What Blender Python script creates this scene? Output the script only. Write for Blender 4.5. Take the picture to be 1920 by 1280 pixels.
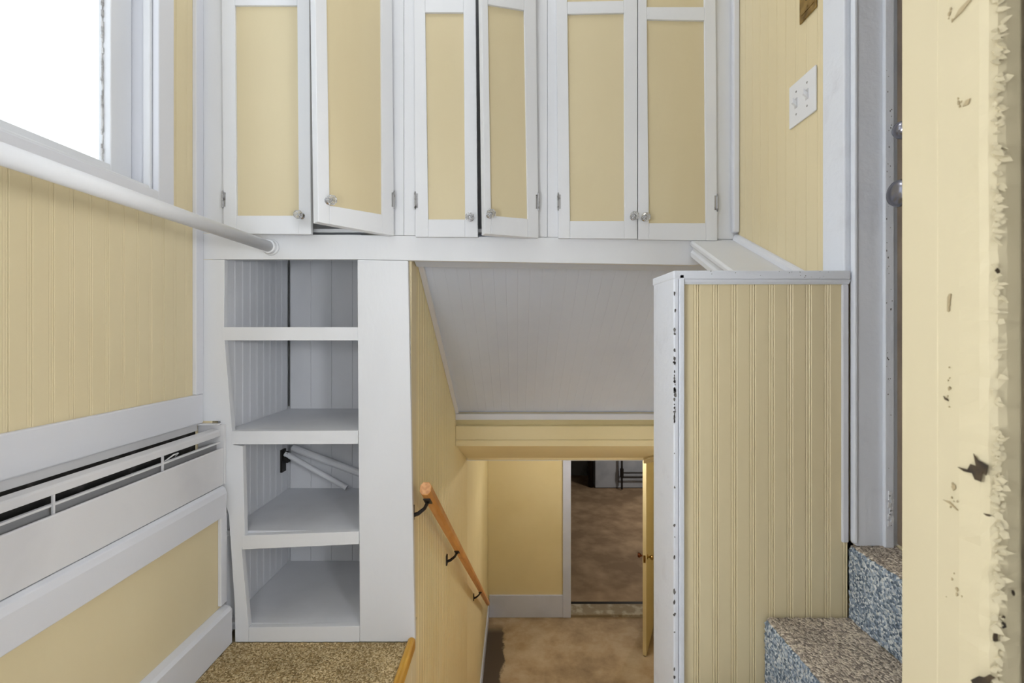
import bpy, bmesh, math, random
from mathutils import Vector, Matrix
random.seed(7)
S = bpy.context.scene
COL = S.collection
for o in list(bpy.data.objects):
    bpy.data.objects.remove(o)

# ------------------------------------------------------------------ camera, sky, lights, exposure
F, CX, CY, ZC = 880.0, 970.0, 620.0, 1.06      # focal length in px, vanishing point of the depth lines, eye height above the landing
cam_d = bpy.data.cameras.new('camera')
cam = bpy.data.objects.new('camera', cam_d); COL.objects.link(cam)
cam.location = (0, 0, ZC); cam.rotation_euler = (math.pi/2, 0, 0)
cam_d.sensor_width = 36; cam_d.lens = 36*F/1920
cam_d.shift_x = (960-CX)/1920; cam_d.shift_y = (CY-640)/1920
cam_d.clip_start = 0.05
cam_d.dof.use_dof = True; cam_d.dof.focus_distance = 1.7; cam_d.dof.aperture_fstop = 9
S.camera = cam
S.view_settings.view_transform = 'Standard'; S.view_settings.look = 'None'
S.view_settings.gamma = 1.0; S.view_settings.use_curve_mapping = False
S.view_settings.exposure = -0.06
W = bpy.data.worlds.new('overcast_sky'); S.world = W; W.use_nodes = True
W.node_tree.nodes['Background'].inputs[0].default_value = (0.94, 0.98, 1.02, 1)
W.node_tree.nodes['Background'].inputs[1].default_value = 2.0

def light(name, kind, loc, energy, color=(1,1,1), size=0.1, size_y=None, rot=(0,0,0), portal=False):
    l = bpy.data.lights.new(name, kind); o = bpy.data.objects.new(name, l); COL.objects.link(o)
    o.location = loc; o.rotation_euler = rot
    l.energy = energy; l.color = color
    if kind == 'AREA':
        l.shape = 'RECTANGLE'; l.size = size; l.size_y = size_y or size
        if portal: l.cycles.is_portal = True
    else:
        l.shadow_soft_size = size
    return o
# the window lets the overcast sky in (portal only guides sampling)
light('window_portal', 'AREA', (-1.20, 0.92, ZC+1.08), 1, size=1.4, size_y=1.0, rot=(0, -math.pi/2, 0), portal=True)
light('landing_ceiling_bulb', 'POINT', (-0.30, 1.12, 2.95), 10, (.965, .985, 1.0), 0.14)
light('entry_fill_right', 'POINT', (0.72, -0.20, 1.15), 44, (.965, .985, 1.0), 0.13)  # unseen fill, added to brighten the left wall and the shelves
light('entry_fill_left', 'POINT', (-0.55, 0.25, 1.15), 19, (.965, .985, 1.0), 0.13)  # unseen fill, added to lift the half wall, its post and the jamb face
light('basement_hall_bulb', 'POINT', (1.0, 4.75, ZC-1.10), 24, (1, .945, .85), 0.06)
light('stairwell_fill', 'POINT', (0.88, 2.25, ZC-1.30), 4.2, (.98, .985, 1.0), 0.08)  # added fill hidden behind the half wall, brightens the stairwell wall and header
light('basement_bulb', 'POINT', (3.3, 8.6, ZC-1.35), 108, (1, .92, .82), 0.08)

# ------------------------------------------------------------------ pixel rays to world
def P(px, py, d):
    return Vector(((px-CX)/F*d, d, ZC-(py-CY)/F*d))
class Plane:
    def __init__(s, a, n):
        s.a = Vector(a); s.n = Vector(n).normalized()
        s.o = Vector((0, 0, ZC))
    def __call__(s, px, py):
        r = Vector(((px-CX)/F, 1, -(py-CY)/F))
        return s.o + r*((s.a-s.o).dot(s.n)/r.dot(s.n))
def frontal(d): return Plane((0, d, 0), (0, -1, 0))

# ------------------------------------------------------------------ materials
def lin(c):
    c = c/255.0
    return c/12.92 if c <= .04045 else ((c+.055)/1.055)**2.4
def rgb(r, g, b): return (lin(r), lin(g), lin(b), 1)
def mat(name, col, rough=.5, metal=0., noise=None, bump=0.0, bscale=40, spec=.5, stretch=(1,1,1), trans=0):
    m = bpy.data.materials.new(name); m.use_nodes = True
    nt = m.node_tree; b = nt.nodes['Principled BSDF']
    b.inputs['Base Color'].default_value = col
    b.inputs['Roughness'].default_value = rough; b.inputs['Metallic'].default_value = metal
    b.inputs['Specular IOR Level'].default_value = spec
    b.inputs['Transmission Weight'].default_value = trans
    if noise or bump:
        tc = nt.nodes.new('ShaderNodeTexCoord'); mp = nt.nodes.new('ShaderNodeMapping')
        mp.inputs['Scale'].default_value = stretch
        geo = nt.nodes.new('ShaderNodeNewGeometry')
        nt.links.new(geo.outputs['Position'], mp.inputs['Vector'])
    if noise:
        col2, sc, lo, hi = noise
        n = nt.nodes.new('ShaderNodeTexNoise'); n.inputs['Scale'].default_value = sc; n.inputs['Detail'].default_value = 6
        nt.links.new(mp.outputs[0], n.inputs['Vector'])
        r = nt.nodes.new('ShaderNodeMapRange'); r.inputs[1].default_value = lo; r.inputs[2].default_value = hi
        nt.links.new(n.outputs['Fac'], r.inputs[0])
        mx = nt.nodes.new('ShaderNodeMix'); mx.data_type = 'RGBA'
        mx.inputs[6].default_value = col; mx.inputs[7].default_value = col2
        nt.links.new(r.outputs[0], mx.inputs[0]); nt.links.new(mx.outputs[2], b.inputs['Base Color'])
    if bump:
        n2 = nt.nodes.new('ShaderNodeTexNoise'); n2.inputs['Scale'].default_value = bscale; n2.inputs['Detail'].default_value = 4
        nt.links.new(mp.outputs[0], n2.inputs['Vector'])
        bp = nt.nodes.new('ShaderNodeBump'); bp.inputs['Strength'].default_value = bump; bp.inputs['Distance'].default_value = .002
        nt.links.new(n2.outputs['Fac'], bp.inputs['Height']); nt.links.new(bp.outputs[0], b.inputs['Normal'])
    return m
WHITE = mat('white_paint', rgb(223, 225, 229), .42, noise=(rgb(215, 217, 221), 3, .5, .75), bump=.25, bscale=60, spec=.35, stretch=(1, 1, .35))
TRIMW = mat('cool_white_gloss', rgb(220, 222, 229), .35, bump=.2, bscale=50, spec=.4)
WORN = mat('worn_white_paint', rgb(222, 226, 234), .45, noise=(rgb(215, 218, 226), 14, .58, .72), bump=.7, bscale=70, spec=.35)
YEL = mat('yellow_paint', rgb(225, 211, 174), .45, noise=(rgb(219, 204, 165), 2.5, .4, .75), bump=.2, bscale=45, spec=.35, stretch=(1, 1, .3))
YELD = mat('cabinet_yellow', rgb(212, 199, 164), .4, noise=(rgb(206, 192, 156), 3.5, .4, .7), bump=.15, bscale=45, spec=.35, stretch=(1, 1, .3))
YELB = mat('basement_yellow', rgb(236, 222, 178), .45, noise=(rgb(228, 213, 166), 2, .4, .75), bump=.25, bscale=45, spec=.35)
JAMBY = mat('old_cream_paint', rgb(197, 186, 155), .45, noise=(rgb(188, 175, 142), 9, .55, .8), bump=.35, bscale=25, spec=.35, stretch=(1, 1, .5))
JAMBS = mat('old_casing_paint', rgb(214, 203, 172), .5, noise=(rgb(176, 164, 132), 12, .5, .75), bump=.7, bscale=30, spec=.3)
GRAYW = mat('soffit_grey_white', rgb(206, 215, 232), .5, noise=(rgb(200, 209, 227), 3, .45, .7), bump=.3, bscale=30, spec=.3)
SHELFIN = mat('shelf_interior_white', rgb(222, 224, 229), .5, noise=(rgb(213, 215, 220), 5, .45, .7), bump=.3, bscale=40, spec=.3, stretch=(1, 1, .3))
DARKGAP = mat('dark_wood_gouge', rgb(70, 56, 36), .8, noise=(rgb(40, 32, 22), 60, .4, .6))
CHIPG = mat('chipped_undercoat', rgb(120, 118, 116), .7, noise=(rgb(70, 68, 66), 90, .4, .6))
CASD = mat('dark_brown_casing', rgb(92, 80, 62), .6, noise=(rgb(70, 60, 46), 10, .4, .7))
SCUFF = mat('paint_scuff', rgb(172, 156, 122), .6, noise=(rgb(156, 140, 108), 60, .4, .6))
PUTTY = mat('weathered_putty', rgb(196, 195, 194), .8, noise=(rgb(140, 138, 136), 40, .45, .65), bump=.8, bscale=90)
STEEL = mat('hinge_steel', rgb(176, 176, 178), .4, .6, noise=(rgb(95, 92, 88), 80, .5, .7))
CHROME = mat('knob_metal', rgb(190, 190, 192), .2, 1.0)
GLASSK = mat('knob_glass', (.95, .96, .97, 1), .04, trans=.85)
BRASS = mat('aged_brass', rgb(176, 148, 92), .32, 1.0, noise=(rgb(120, 96, 56), 30, .45, .7))
PLASTIC = mat('white_plastic', rgb(228, 229, 232), .3)
GREYPL = mat('toggle_grey', rgb(200, 200, 204), .3)
BLACK = mat('black_iron', rgb(32, 28, 26), .5, .3, bump=.3, bscale=80)
DARK = mat('dark_heater_core', rgb(46, 45, 44), .7, noise=(rgb(80, 78, 76), 25, .5, .7))
HEAT = mat('heater_enamel', rgb(218, 218, 221), .35, noise=(rgb(208, 208, 212), 4, .5, .7), spec=.4)
OAK = mat('handrail_wood', rgb(216, 156, 84), .4, noise=(rgb(192, 128, 58), 12, .35, .7), bump=.15, bscale=60, stretch=(6, .6, .6))
OAKEND = mat('handrail_end_grain', rgb(222, 168, 118), .6, noise=(rgb(196, 138, 88), 90, .4, .6))
NOSEW = mat('golden_nosing', rgb(214, 164, 58), .4, noise=(rgb(182, 128, 38), 14, .4, .7), bump=.2, stretch=(4, .6, 2))
DOORB = mat('door_dark_varnish', rgb(132, 116, 98), .4, noise=(rgb(104, 92, 80), 10, .4, .7))
KNOBM = mat('pewter_knob', rgb(140, 140, 150), .25, 1.0)
FURN = mat('furnace_enamel', rgb(170, 176, 186), .45, noise=(rgb(150, 156, 168), 4, .4, .7))
CONCW = mat('basement_block', rgb(120, 122, 124), .9, noise=(rgb(70, 70, 72), 3, .4, .7), bump=.5, bscale=20)
EXT = mat('plain_plaster', rgb(206, 192, 156), .8, noise=(rgb(198, 184, 148), 3, .4, .7))
CEIL = mat('ceiling_white', rgb(226, 226, 226), .8, noise=(rgb(220, 220, 220), 3, .4, .7))
BTRIM = mat('blue_grey_trim', rgb(214, 222, 246), .4, noise=(rgb(206, 214, 238), 4, .45, .7), bump=.2, bscale=50)
THRESH = mat('peeling_threshold', rgb(150, 136, 112), .8, noise=(rgb(186, 176, 154), 9, .48, .62), bump=.6, bscale=50)

def carpet_mat(name, a, b, c):
    m = bpy.data.materials.new(name); m.use_nodes = True; nt = m.node_tree; bs = nt.nodes['Principled BSDF']
    geo = nt.nodes.new('ShaderNodeNewGeometry')
    v = nt.nodes.new('ShaderNodeTexVoronoi'); v.inputs['Scale'].default_value = 230
    nt.links.new(geo.outputs['Position'], v.inputs['Vector'])
    sep = nt.nodes.new('ShaderNodeSeparateColor'); nt.links.new(v.outputs['Color'], sep.inputs[0])
    rp = nt.nodes.new('ShaderNodeValToRGB'); nt.links.new(sep.outputs[0], rp.inputs[0])
    e = rp.color_ramp.elements; e[0].color = a; e[0].position = .1; e[1].color = c; e[1].position = .9
    k = e.new(.5); k.color = b
    n = nt.nodes.new('ShaderNodeTexNoise'); n.inputs['Scale'].default_value = 9; n.inputs['Detail'].default_value = 5
    nt.links.new(geo.outputs['Position'], n.inputs['Vector'])
    mr = nt.nodes.new('ShaderNodeMapRange'); mr.inputs[1].default_value = .35; mr.inputs[2].default_value = .7
    mr.inputs[3].default_value = .82; mr.inputs[4].default_value = 1.12
    nt.links.new(n.outputs['Fac'], mr.inputs[0])
    mx = nt.nodes.new('ShaderNodeMix'); mx.data_type = 'RGBA'; mx.blend_type = 'MULTIPLY'; mx.inputs[0].default_value = 1
    nt.links.new(rp.outputs[0], mx.inputs[6]); nt.links.new(mr.outputs[0], mx.inputs[7]); nt.links.new(mx.outputs[2], bs.inputs['Base Color'])
    bp = nt.nodes.new('ShaderNodeBump'); bp.inputs['Strength'].default_value = .9; bp.inputs['Distance'].default_value = .004; bp.invert = True
    nt.links.new(v.outputs['Distance'], bp.inputs['Height']); nt.links.new(bp.outputs[0], bs.inputs['Normal'])
    bs.inputs['Roughness'].default_value = .95; bs.inputs['Specular IOR Level'].default_value = .1
    return m
CARP_T = carpet_mat('soiled_tan_carpet', rgb(142, 120, 82), rgb(188, 162, 116), rgb(226, 206, 164))
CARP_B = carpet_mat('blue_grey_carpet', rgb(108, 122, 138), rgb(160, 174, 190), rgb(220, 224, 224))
CARP_W = carpet_mat('brown_tread_carpet', rgb(150, 140, 130), rgb(198, 184, 168), rgb(230, 218, 200))  # browner pile, used on the treads only

def concrete():
    m = bpy.data.materials.new('stained_concrete'); m.use_nodes = True; nt = m.node_tree; bs = nt.nodes['Principled BSDF']
    N = nt.nodes.new; L = nt.links.new
    geo = N('ShaderNodeNewGeometry')
    n = N('ShaderNodeTexNoise'); n.inputs['Scale'].default_value = 2.2; n.inputs['Detail'].default_value = 9; n.inputs['Roughness'].default_value = .65
    L(geo.outputs['Position'], n.inputs['Vector'])
    rp = N('ShaderNodeValToRGB'); L(n.outputs['Fac'], rp.inputs[0])
    e = rp.color_ramp.elements; e[0].position = .3; e[0].color = rgb(132, 112, 88); e[1].position = .72; e[1].color = rgb(204, 188, 164)
    k = e.new(.5); k.color = rgb(178, 156, 126)
    # the damp patch along the wall under the handrail: x + noise below a threshold
    sx = N('ShaderNodeSeparateXYZ'); L(geo.outputs['Position'], sx.inputs[0])
    n2 = N('ShaderNodeTexNoise'); n2.inputs['Scale'].default_value = 2.4; n2.inputs['Detail'].default_value = 8; n2.inputs['Roughness'].default_value = .7; L(geo.outputs['Position'], n2.inputs['Vector'])
    ma = N('ShaderNodeMath'); ma.operation = 'MULTIPLY_ADD'; ma.inputs[1].default_value = .38; L(n2.outputs['Fac'], ma.inputs[0]); L(sx.outputs[0], ma.inputs[2])
    mr = N('ShaderNodeMapRange'); mr.inputs[1].default_value = .05; mr.inputs[2].default_value = .02; L(ma.outputs[0], mr.inputs[0])
    my = N('ShaderNodeMapRange'); my.inputs[1].default_value = 5.72; my.inputs[2].default_value = 5.55; L(sx.outputs[1], my.inputs[0])
    mm = N('ShaderNodeMath'); mm.operation = 'MULTIPLY'; L(mr.outputs[0], mm.inputs[0]); L(my.outputs[0], mm.inputs[1])
    mx = N('ShaderNodeMix'); mx.data_type = 'RGBA'; mx.inputs[7].default_value = rgb(84, 72, 62)
    L(mm.outputs[0], mx.inputs[0]); L(rp.outputs[0], mx.inputs[6]); L(mx.outputs[2], bs.inputs['Base Color'])
    bp = N('ShaderNodeBump'); bp.inputs['Strength'].default_value = .3; bp.inputs['Distance'].default_value = .01
    L(n.outputs['Fac'], bp.inputs['Height']); L(bp.outputs[0], bs.inputs['Normal'])
    bs.inputs['Roughness'].default_value = .75
    return m
CONC = concrete()
CONCB = mat('brown_basement_concrete', rgb(140, 116, 90), .85, noise=(rgb(178, 152, 122), 3, .42, .7), bump=.3, bscale=8)
def pane_mat():
    m = bpy.data.materials.new('window_glass'); m.use_nodes = True; nt = m.node_tree
    nt.nodes.remove(nt.nodes['Principled BSDF'])
    t = nt.nodes.new('ShaderNodeBsdfTransparent'); t.inputs[0].default_value = (.95, .96, .96, 1)
    g = nt.nodes.new('ShaderNodeBsdfGlossy'); g.inputs['Roughness'].default_value = .02
    mx = nt.nodes.new('ShaderNodeMixShader'); mx.inputs[0].default_value = .04
    nt.links.new(t.outputs[0], mx.inputs[1]); nt.links.new(g.outputs[0], mx.inputs[2])
    nt.links.new(mx.outputs[0], nt.nodes['Material Output'].inputs['Surface'])
    return m
PANE = pane_mat()

# ------------------------------------------------------------------ mesh builder
WL = {}
class MB:
    def __init__(s): s.b = bmesh.new()
    def prism(s, pts, vec):
        a = [s.b.verts.new(p) for p in pts]; c = [s.b.verts.new(Vector(p)+Vector(vec)) for p in pts]
        n = len(a); s.b.faces.new(a); s.b.faces.new(c[::-1])
        for i in range(n): s.b.faces.new((a[i], c[i], c[(i+1) % n], a[(i+1) % n]))
        return s
    def box(s, x0, x1, y0, y1, z0, z1):
        return s.prism([(x0, y0, z0), (x1, y0, z0), (x1, y0, z1), (x0, y0, z1)], (0, y1-y0, 0))
    def tube(s, pts, r, n=12, caps=True):
        pts = [Vector(p) for p in pts]; rings = []
        rr = r if isinstance(r, (list, tuple)) else [r]*len(pts)
        for i, p in enumerate(pts):
            t = (pts[min(i+1, len(pts)-1)]-pts[max(i-1, 0)]).normalized()
            u = t.cross(Vector((0, 0, 1)) if abs(t.z) < .9 else Vector((1, 0, 0))).normalized(); v = t.cross(u)
            rings.append([s.b.verts.new(p+(u*math.cos(2*math.pi*(k+.5)/n)+v*math.sin(2*math.pi*(k+.5)/n))*rr[i]) for k in range(n)])
        for i in range(len(rings)-1):
            for k in range(n): s.b.faces.new((rings[i][k], rings[i][(k+1) % n], rings[i+1][(k+1) % n], rings[i+1][k]))
        if caps: s.b.faces.new(rings[0]); s.b.faces.new(rings[-1][::-1])
        return s
    def lathe(s, o, axis, prof, n=12):      # prof: (distance along axis, radius)
        return s.tube([Vector(o)+Vector(axis).normalized()*h for h, r in prof], [r for h, r in prof], n)
    def strip(s, prof, vec, segs=1, jit=0):  # open profile swept along vec
        rows = []
        for j in range(segs+1):
            rows.append([s.b.verts.new(Vector(p)+Vector(vec)*(j/segs)+Vector((random.uniform(-jit, jit), 0, random.uniform(-jit, jit)))) for p in prof])
        for j in range(segs):
            for i in range(len(prof)-1): s.b.faces.new((rows[j][i], rows[j][i+1], rows[j+1][i+1], rows[j+1][i]))
        return s
    def build(s, name, m, parent=None, bevel=0, smooth=False, closed=True):
        if closed: bmesh.ops.recalc_face_normals(s.b, faces=s.b.faces)
        co = [v.co for v in s.b.verts]
        lo = Vector([min(c[i] for c in co) for i in range(3)]); hi = Vector([max(c[i] for c in co) for i in range(3)])
        ctr = (lo+hi)/2
        for v in s.b.verts: v.co -= ctr
        me = bpy.data.meshes.new(name); s.b.to_mesh(me); s.b.free()
        me.materials.append(m)
        if smooth:
            for p in me.polygons: p.use_smooth = True
        o = bpy.data.objects.new(name, me); COL.objects.link(o)
        place(o, ctr, parent)
        if bevel:
            bv = o.modifiers.new('bevel', 'BEVEL'); bv.width = bevel; bv.segments = 2; bv.limit_method = 'ANGLE'; bv.angle_limit = .7
        return o
def place(o, w, parent=None):
    WL[o.name] = Vector(w)
    if parent: o.parent = parent; o.location = Vector(w)-WL[parent.name]
    else: o.location = w
    return o
def tag(o, label=None, cat=None, group=None, kind=None):
    if label: o['label'] = label
    if cat: o['category'] = cat
    if group: o['group'] = group
    if kind: o['kind'] = kind
    return o
def thing(name, loc, label, cat, group=None):
    o = bpy.data.objects.new(name, None); COL.objects.link(o); o.empty_display_size = .05
    place(o, loc); return tag(o, label, cat, group)
def struct(name, mb, m, bevel=0, label=None):
    o = mb.build(name, m, None, bevel); o['kind'] = 'structure'
    if label: o['label'] = label
    return o
def bbox(*a): return MB().box(*a)
# one tongue-and-groove board: u across, l along its length, n outwards
def board_mesh(name, w, l, u, n, m, groove=.0022, t=.009, bead=True, ch=.0022, gap=.0004):
    g = groove
    sec = [(gap, -t), (gap, -g), (ch, 0)]
    if bead:
        sec += [(w-.0125, 0), (w-.0108, -g), (w-.0090, -.0004), (w-.0062, -.0004), (w-.0045, -g)]
        sec += [(w-ch, 0)]
    else: sec += [(w-ch, 0)]
    sec += [(w-gap, -g), (w-gap, -t)]
    mb = MB(); u = Vector(u); n = Vector(n); l = Vector(l)
    mb.prism([u*a+n*b for a, b in sec], l)
    bmesh.ops.recalc_face_normals(mb.b, faces=mb.b.faces)
    me = bpy.data.meshes.new(name); mb.b.to_mesh(me); mb.b.free(); me.materials.append(m); return me
def boards(parent, start, u, l, n, count, w, m, name='board', **k):
    me = board_mesh(name, w, l, u, n, m, **k)
    for i in range(count):
        o = bpy.data.objects.new(name, me); COL.objects.link(o)
        place(o, Vector(start)+Vector(u)*(w*i), parent)
def blobs(pts, nrm, m, name, parent, rmin, rmax, out=.0006, elong=1.6, up=Vector((0, 0, 1))):
    mb = MB(); nrm = Vector(nrm).normalized(); u = nrm.cross(up).normalized()
    for p in pts:
        r = random.uniform(rmin, rmax); k = random.randint(5, 8); e = random.uniform(1, elong)
        ring = [Vector(p)+nrm*.0001+(u*math.cos(6.283*i/k)*r+up*math.sin(6.283*i/k)*r*e)*random.uniform(.5, 1.15) for i in range(k)]
        mb.prism(ring, nrm*out)
    o = mb.build(name, m, parent); o['kind'] = 'stuff'; return o

D = 1.6
def poly(pts, t=.02, d=D):
    pl = frontal(d); return MB().prism([pl(*p) for p in pts], (0, t, 0))
# ================================================================== SETTING
XL, XLL, XR = -1.082, -1.0, .749        # upper left wall, boxed-out lower left wall, right wall
XS = -.367                              # left wall of the stairwell
ZT = 3.2
def Z(r): return ZC+r
# ---- floors
fl = MB().box(-1.2, XS-.001, .37, 2.1, -.12, -.012).box(XS, .9, .37, 1.15, -.12, -.012)
struct('floor', fl, EXT)
struct('floor_entry', bbox(-1.0, .95, -1.2, .36, -.12, -.006), CEIL)
struct('ceiling', bbox(-1.25, 1.0, -1.2, 2.1, ZT, ZT+.1), CEIL)
ZB = Z(-3.57)
struct('floor_basement_hall', bbox(-.5, 2.4, 1.3, 5.87, ZB-.1, ZB), CONC)
struct('floor_basement', bbox(-1.4, 5.2, 6.0, 11.7, ZB-.1, ZB-.004), CONCB)

# ---- left wall
wl = MB().box(XL-.12, XL-.009, .47, 1.6, Z(-.214), Z(.36)).box(XL-.12, XL-.009, 1.41, 1.6, Z(.36), ZT).box(XL-.12, XL-.009, .37, 1.41, Z(1.8), ZT).box(XL-.12, XL-.009, .30, .43, Z(-.214), ZT).box(XL-.12, -1.040, 1.601, 2.1, -.1, ZT)
wl = struct('wall_left', wl, YEL)
boards(wl, (XL-.0, .704, Z(-.23)), (0, 1, 0), (0, 0, .585), (1, 0, 0), 15, .049, YEL, groove=.0008)
boards(wl, (XL-.0, 1.439, Z(-.23)), (0, 1, 0), (0, 0, ZT-Z(-.23)-.001), (1, 0, 0), 3, .049, YEL, groove=.0003)
struct('wall_left_lower', bbox(XL-.12, XLL, .37, 1.599, -.01, Z(-.53)), YEL)
struct('trim_1', bbox(XL, XL+.014, .47, 1.598, Z(-.313), Z(-.214)), TRIMW, .004)             # rail over the heater
lr = MB()
prof = [(XLL, Z(-.62)), (XLL+.02, Z(-.62)), (XLL+.022, Z(-.545)), (XLL+.017, Z(-.528)), (XLL+.006, Z(-.521)), (XLL-.03, Z(-.521)), (XLL-.03, Z(-.53)), (XLL, Z(-.53))]
lr.prism([(x, .47, z) for x, z in prof], (0, 1.112, 0))
struct('trim_2', lr, TRIMW, .002)
struct('trim_3', bbox(XLL, XLL+.012, 1.566, 1.598, Z(-.92), Z(-.62)), TRIMW, .002)
bl = MB(); prof = [(XLL, 0), (XLL+.03, 0), (XLL+.03, Z(-.945)), (XLL+.022, Z(-.935)), (XLL, Z(-.929))]
bl.prism([(x, .47, z) for x, z in prof], (0, 1.128, 0))
struct('baseboard_left', bl, TRIMW, .002)
struct('trim_4', bbox(XL, XL+.014, 1.562, 1.598, Z(-.2135), ZT), TRIMW, .002)                # corner strip at the cupboards

# ---- window
win = struct('window_1', MB().box(XL-.15, XL+.0, 1.392, 1.41, Z(.40), Z(1.80)).box(XL-.15, XL, .43, .448, Z(.40), Z(1.80))
             .box(XL-.15, XL, .448, 1.392, Z(1.75), Z(1.80)).box(XL-.15, XL+.0, .448, 1.392, Z(.372), Z(.412)), TRIMW, .0015)
bbox(XL+.0005, XL+.02, 1.39, 1.453, Z(.352), Z(1.81)).build('casing', TRIMW, win, .003)
bbox(XL+.0005, XL+.02, .48, 1.3895, Z(.352), Z(.414)).build('casing', TRIMW, win, .003)
bbox(XL+.0005, XL+.02, .48, 1.3895, Z(1.75), Z(1.81)).build('casing', TRIMW, win, .003)
bbox(XL-.02, XL+.001, 1.380, 1.3915, Z(.413), Z(1.749)).build('inner_bead', WHITE, win, .003)
bbox(XL-.055, XL-.0, .45, 1.38, Z(.4125), Z(.428)).build('inner_sill', WHITE, win, .004)
sa = MB().box(XL-.095, XL-.06, 1.318, 1.391, Z(.42), Z(1.74)).box(XL-.095, XL-.06, .45, .52, Z(.42), Z(1.74)).box(XL-.095, XL-.06, .52, 1.318, Z(.42), Z(.468)).box(XL-.095, XL-.06, .52, 1.318, Z(1.68), Z(1.74))
sash = sa.build('sash', WHITE, win, .003)
bbox(XL-.086, XL-.083, .515, 1.322, Z(.464), Z(1.685)).build('pane', PANE, sash)
pt = MB()
y0 = Z(.468); 
while y0 < Z(1.67):
    h = random.uniform(.008, .02); pt.box(XL-.083, XL-.078-random.uniform(0, .003), 1.3135+random.uniform(-.002, .002), 1.3178, y0, y0+h); y0 += h
pt.build('putty', PUTTY, sash)
pt = MB().box(XL-.083, XL-.074, .52, 1.311, Z(.4682), Z(.472)); pt.build('putty', PUTTY, sash)

# ---- right wall and kitchen door opening
wr = struct('wall_right', MB().box(XR+.01, .9, 1.06, 1.62, Z(-.6), ZT).box(XR+.01, .9, 1.2, 1.62, ZB, Z(-.6)).box(XR+.01, .9, .30, 1.06, Z(1.62), ZT).box(.84, .9, .30, .505, -.1, Z(1.62)).box(XR+.01, .9, 1.048, 1.2, -.1, Z(-.478)).box(.84, .9, .505, 1.06, -.1, Z(-.475)), YEL)
boards(wr, (XR, 1.05+.075, Z(.10)), (0, 1, 0), (0, 0, ZT-Z(.10)-.001), (-1, 0, 0), 10, .0463, YEL, groove=.0005)
struct('trim_5', bbox(XR-.016, XR, 1.052, 1.128, Z(.125), ZT), WORN, .003)                   # door casing above the half wall
struct('trim_6', bbox(XR-.004, XR+.003, 1.036, 1.051, Z(-.47), ZT), WORN, .002)             # its outer bead
jm = struct('trim_7', bbox(XR+.0035, XR+.10, 1.040, 1.0598, Z(-.477), Z(1.6)), WORN, .0015)      # door jamb
bbox(.8085, .828, 1.031, 1.0402, Z(-.477), Z(1.6)).build('door_stop', WORN, jm, .0015)
dr = struct('door_1', bbox(.836, .874, .505, 1.034, Z(-.47), Z(1.58)), DOORB, .002)
kn = MB().lathe((.836, .972, Z(.285)), (-1, 0, 0), [(-.001, .027), (.004, .026), (.006, .011), (.022, .010), (.026, .018), (.034, .026), (.044, .0285), (.053, .025), (.058, .014), (.059, .004)], 20)
kn.build('door_knob', KNOBM, dr, 0, True)
MB().lathe((.836, .992, Z(.425)), (-1, 0, 0), [(-.001, .020), (.024, .019), (.034, .014), (.037, .004)], 18).build('door_lock', KNOBM, dr, 0, True)

# ---- front wall (the camera stands in its opening) and the entry behind it
struct('wall_front', MB().box(.42, .9, .385, .468, -.1, ZT).box(-1.2, -.60, .385, .468, -.1, ZT).box(-.60, .42, .385, .468, 2.5, ZT), CEIL)
struct('wall_entry', MB().box(-1.0, .95, -1.3, -1.2, -.1, ZT).box(-1.1, -1.0, -1.2, .36, -.1, ZT).box(.95, 1.05, -1.2, .36, -.1, ZT), CEIL)
# near jamb of the entry: its worn face looks across the opening, its corner is chipped
XJ = .385
mb = MB(); rows = []
NZ = 260; z0, z1 = -.01, 2.45
prof0 = [(XJ+.035, .4695), (XJ, .4695), (XJ, .455), (XJ, .4305), (XJ+.0005, .4300), (XJ+.0006, .41), (XJ+.0006, .392), (XJ+.002, .3855), (XJ+.006, .3822), (XJ+.012, .381), (XJ+.035, .381)]
for j in range(NZ+1):
    z = z0+(z1-z0)*j/NZ; r = []
    a = .5+.5*math.sin(z*9)+random.uniform(-.4, .4)
    for i, (x, y) in enumerate(prof0):
        q = .0016*a if i in (6, 7, 8, 9) else 0
        r.append(mb.b.verts.new((x+random.uniform(0, q)+q*.6, y+random.uniform(0, q), z)))
    rows.append(r)
for j in range(NZ):
    n = len(prof0)
    for i in range(n): mb.b.faces.new((rows[j][i], rows[j][(i+1) % n], rows[j+1][(i+1) % n], rows[j+1][i]))
mb.b.faces.new(rows[0]); mb.b.faces.new(rows[-1][::-1])
ej = struct('trim_8', mb, JAMBY, label='cream painted door jamb with chipped edge, close at the right')
# the casing behind the corner, set back a little
cs = bbox(XJ+.0215, .4195, .3838, .3848, -.01, 2.45); 
# paint flakes and gouges along the corner
fk = MB()
for i in range(260):
    py = random.uniform(-60, 1300); 
    if 560 < py < 800 and random.random() < .75: continue
    z = ZC-(py-CY)/F*.384
    L = random.uniform(.002, .010)*random.uniform(.6, 1); w = random.uniform(.0012, .0045)
    ang = random.uniform(-1.2, .6)
    c = Vector((XJ+random.uniform(.001, .008), .3815-random.uniform(-.0005, .0012), z))
    d = Vector((math.cos(ang)*.8, -.45, math.sin(ang))).normalized()*L
    s = Vector((-math.sin(ang), -.1, math.cos(ang))).normalized()*w
    ring = [c-s*.6, c+d*.45-s*random.uniform(.5, .9), c+d, c+d*.5+s*random.uniform(.5, .9), c+s*.6]
    fk.prism(ring, Vector((.0004, .0011, 0)))
o = fk.build('paint_flake', JAMBY, ej); o['kind'] = 'stuff'
fc = struct('trim_9', bbox(.408, .4198, .300, .3805, -.01, 2.45), CASD, .002, label='dark outer strip of the entry jamb')  # dark brown, and deepened to keep the right entry fill off the jamb corner
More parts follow.
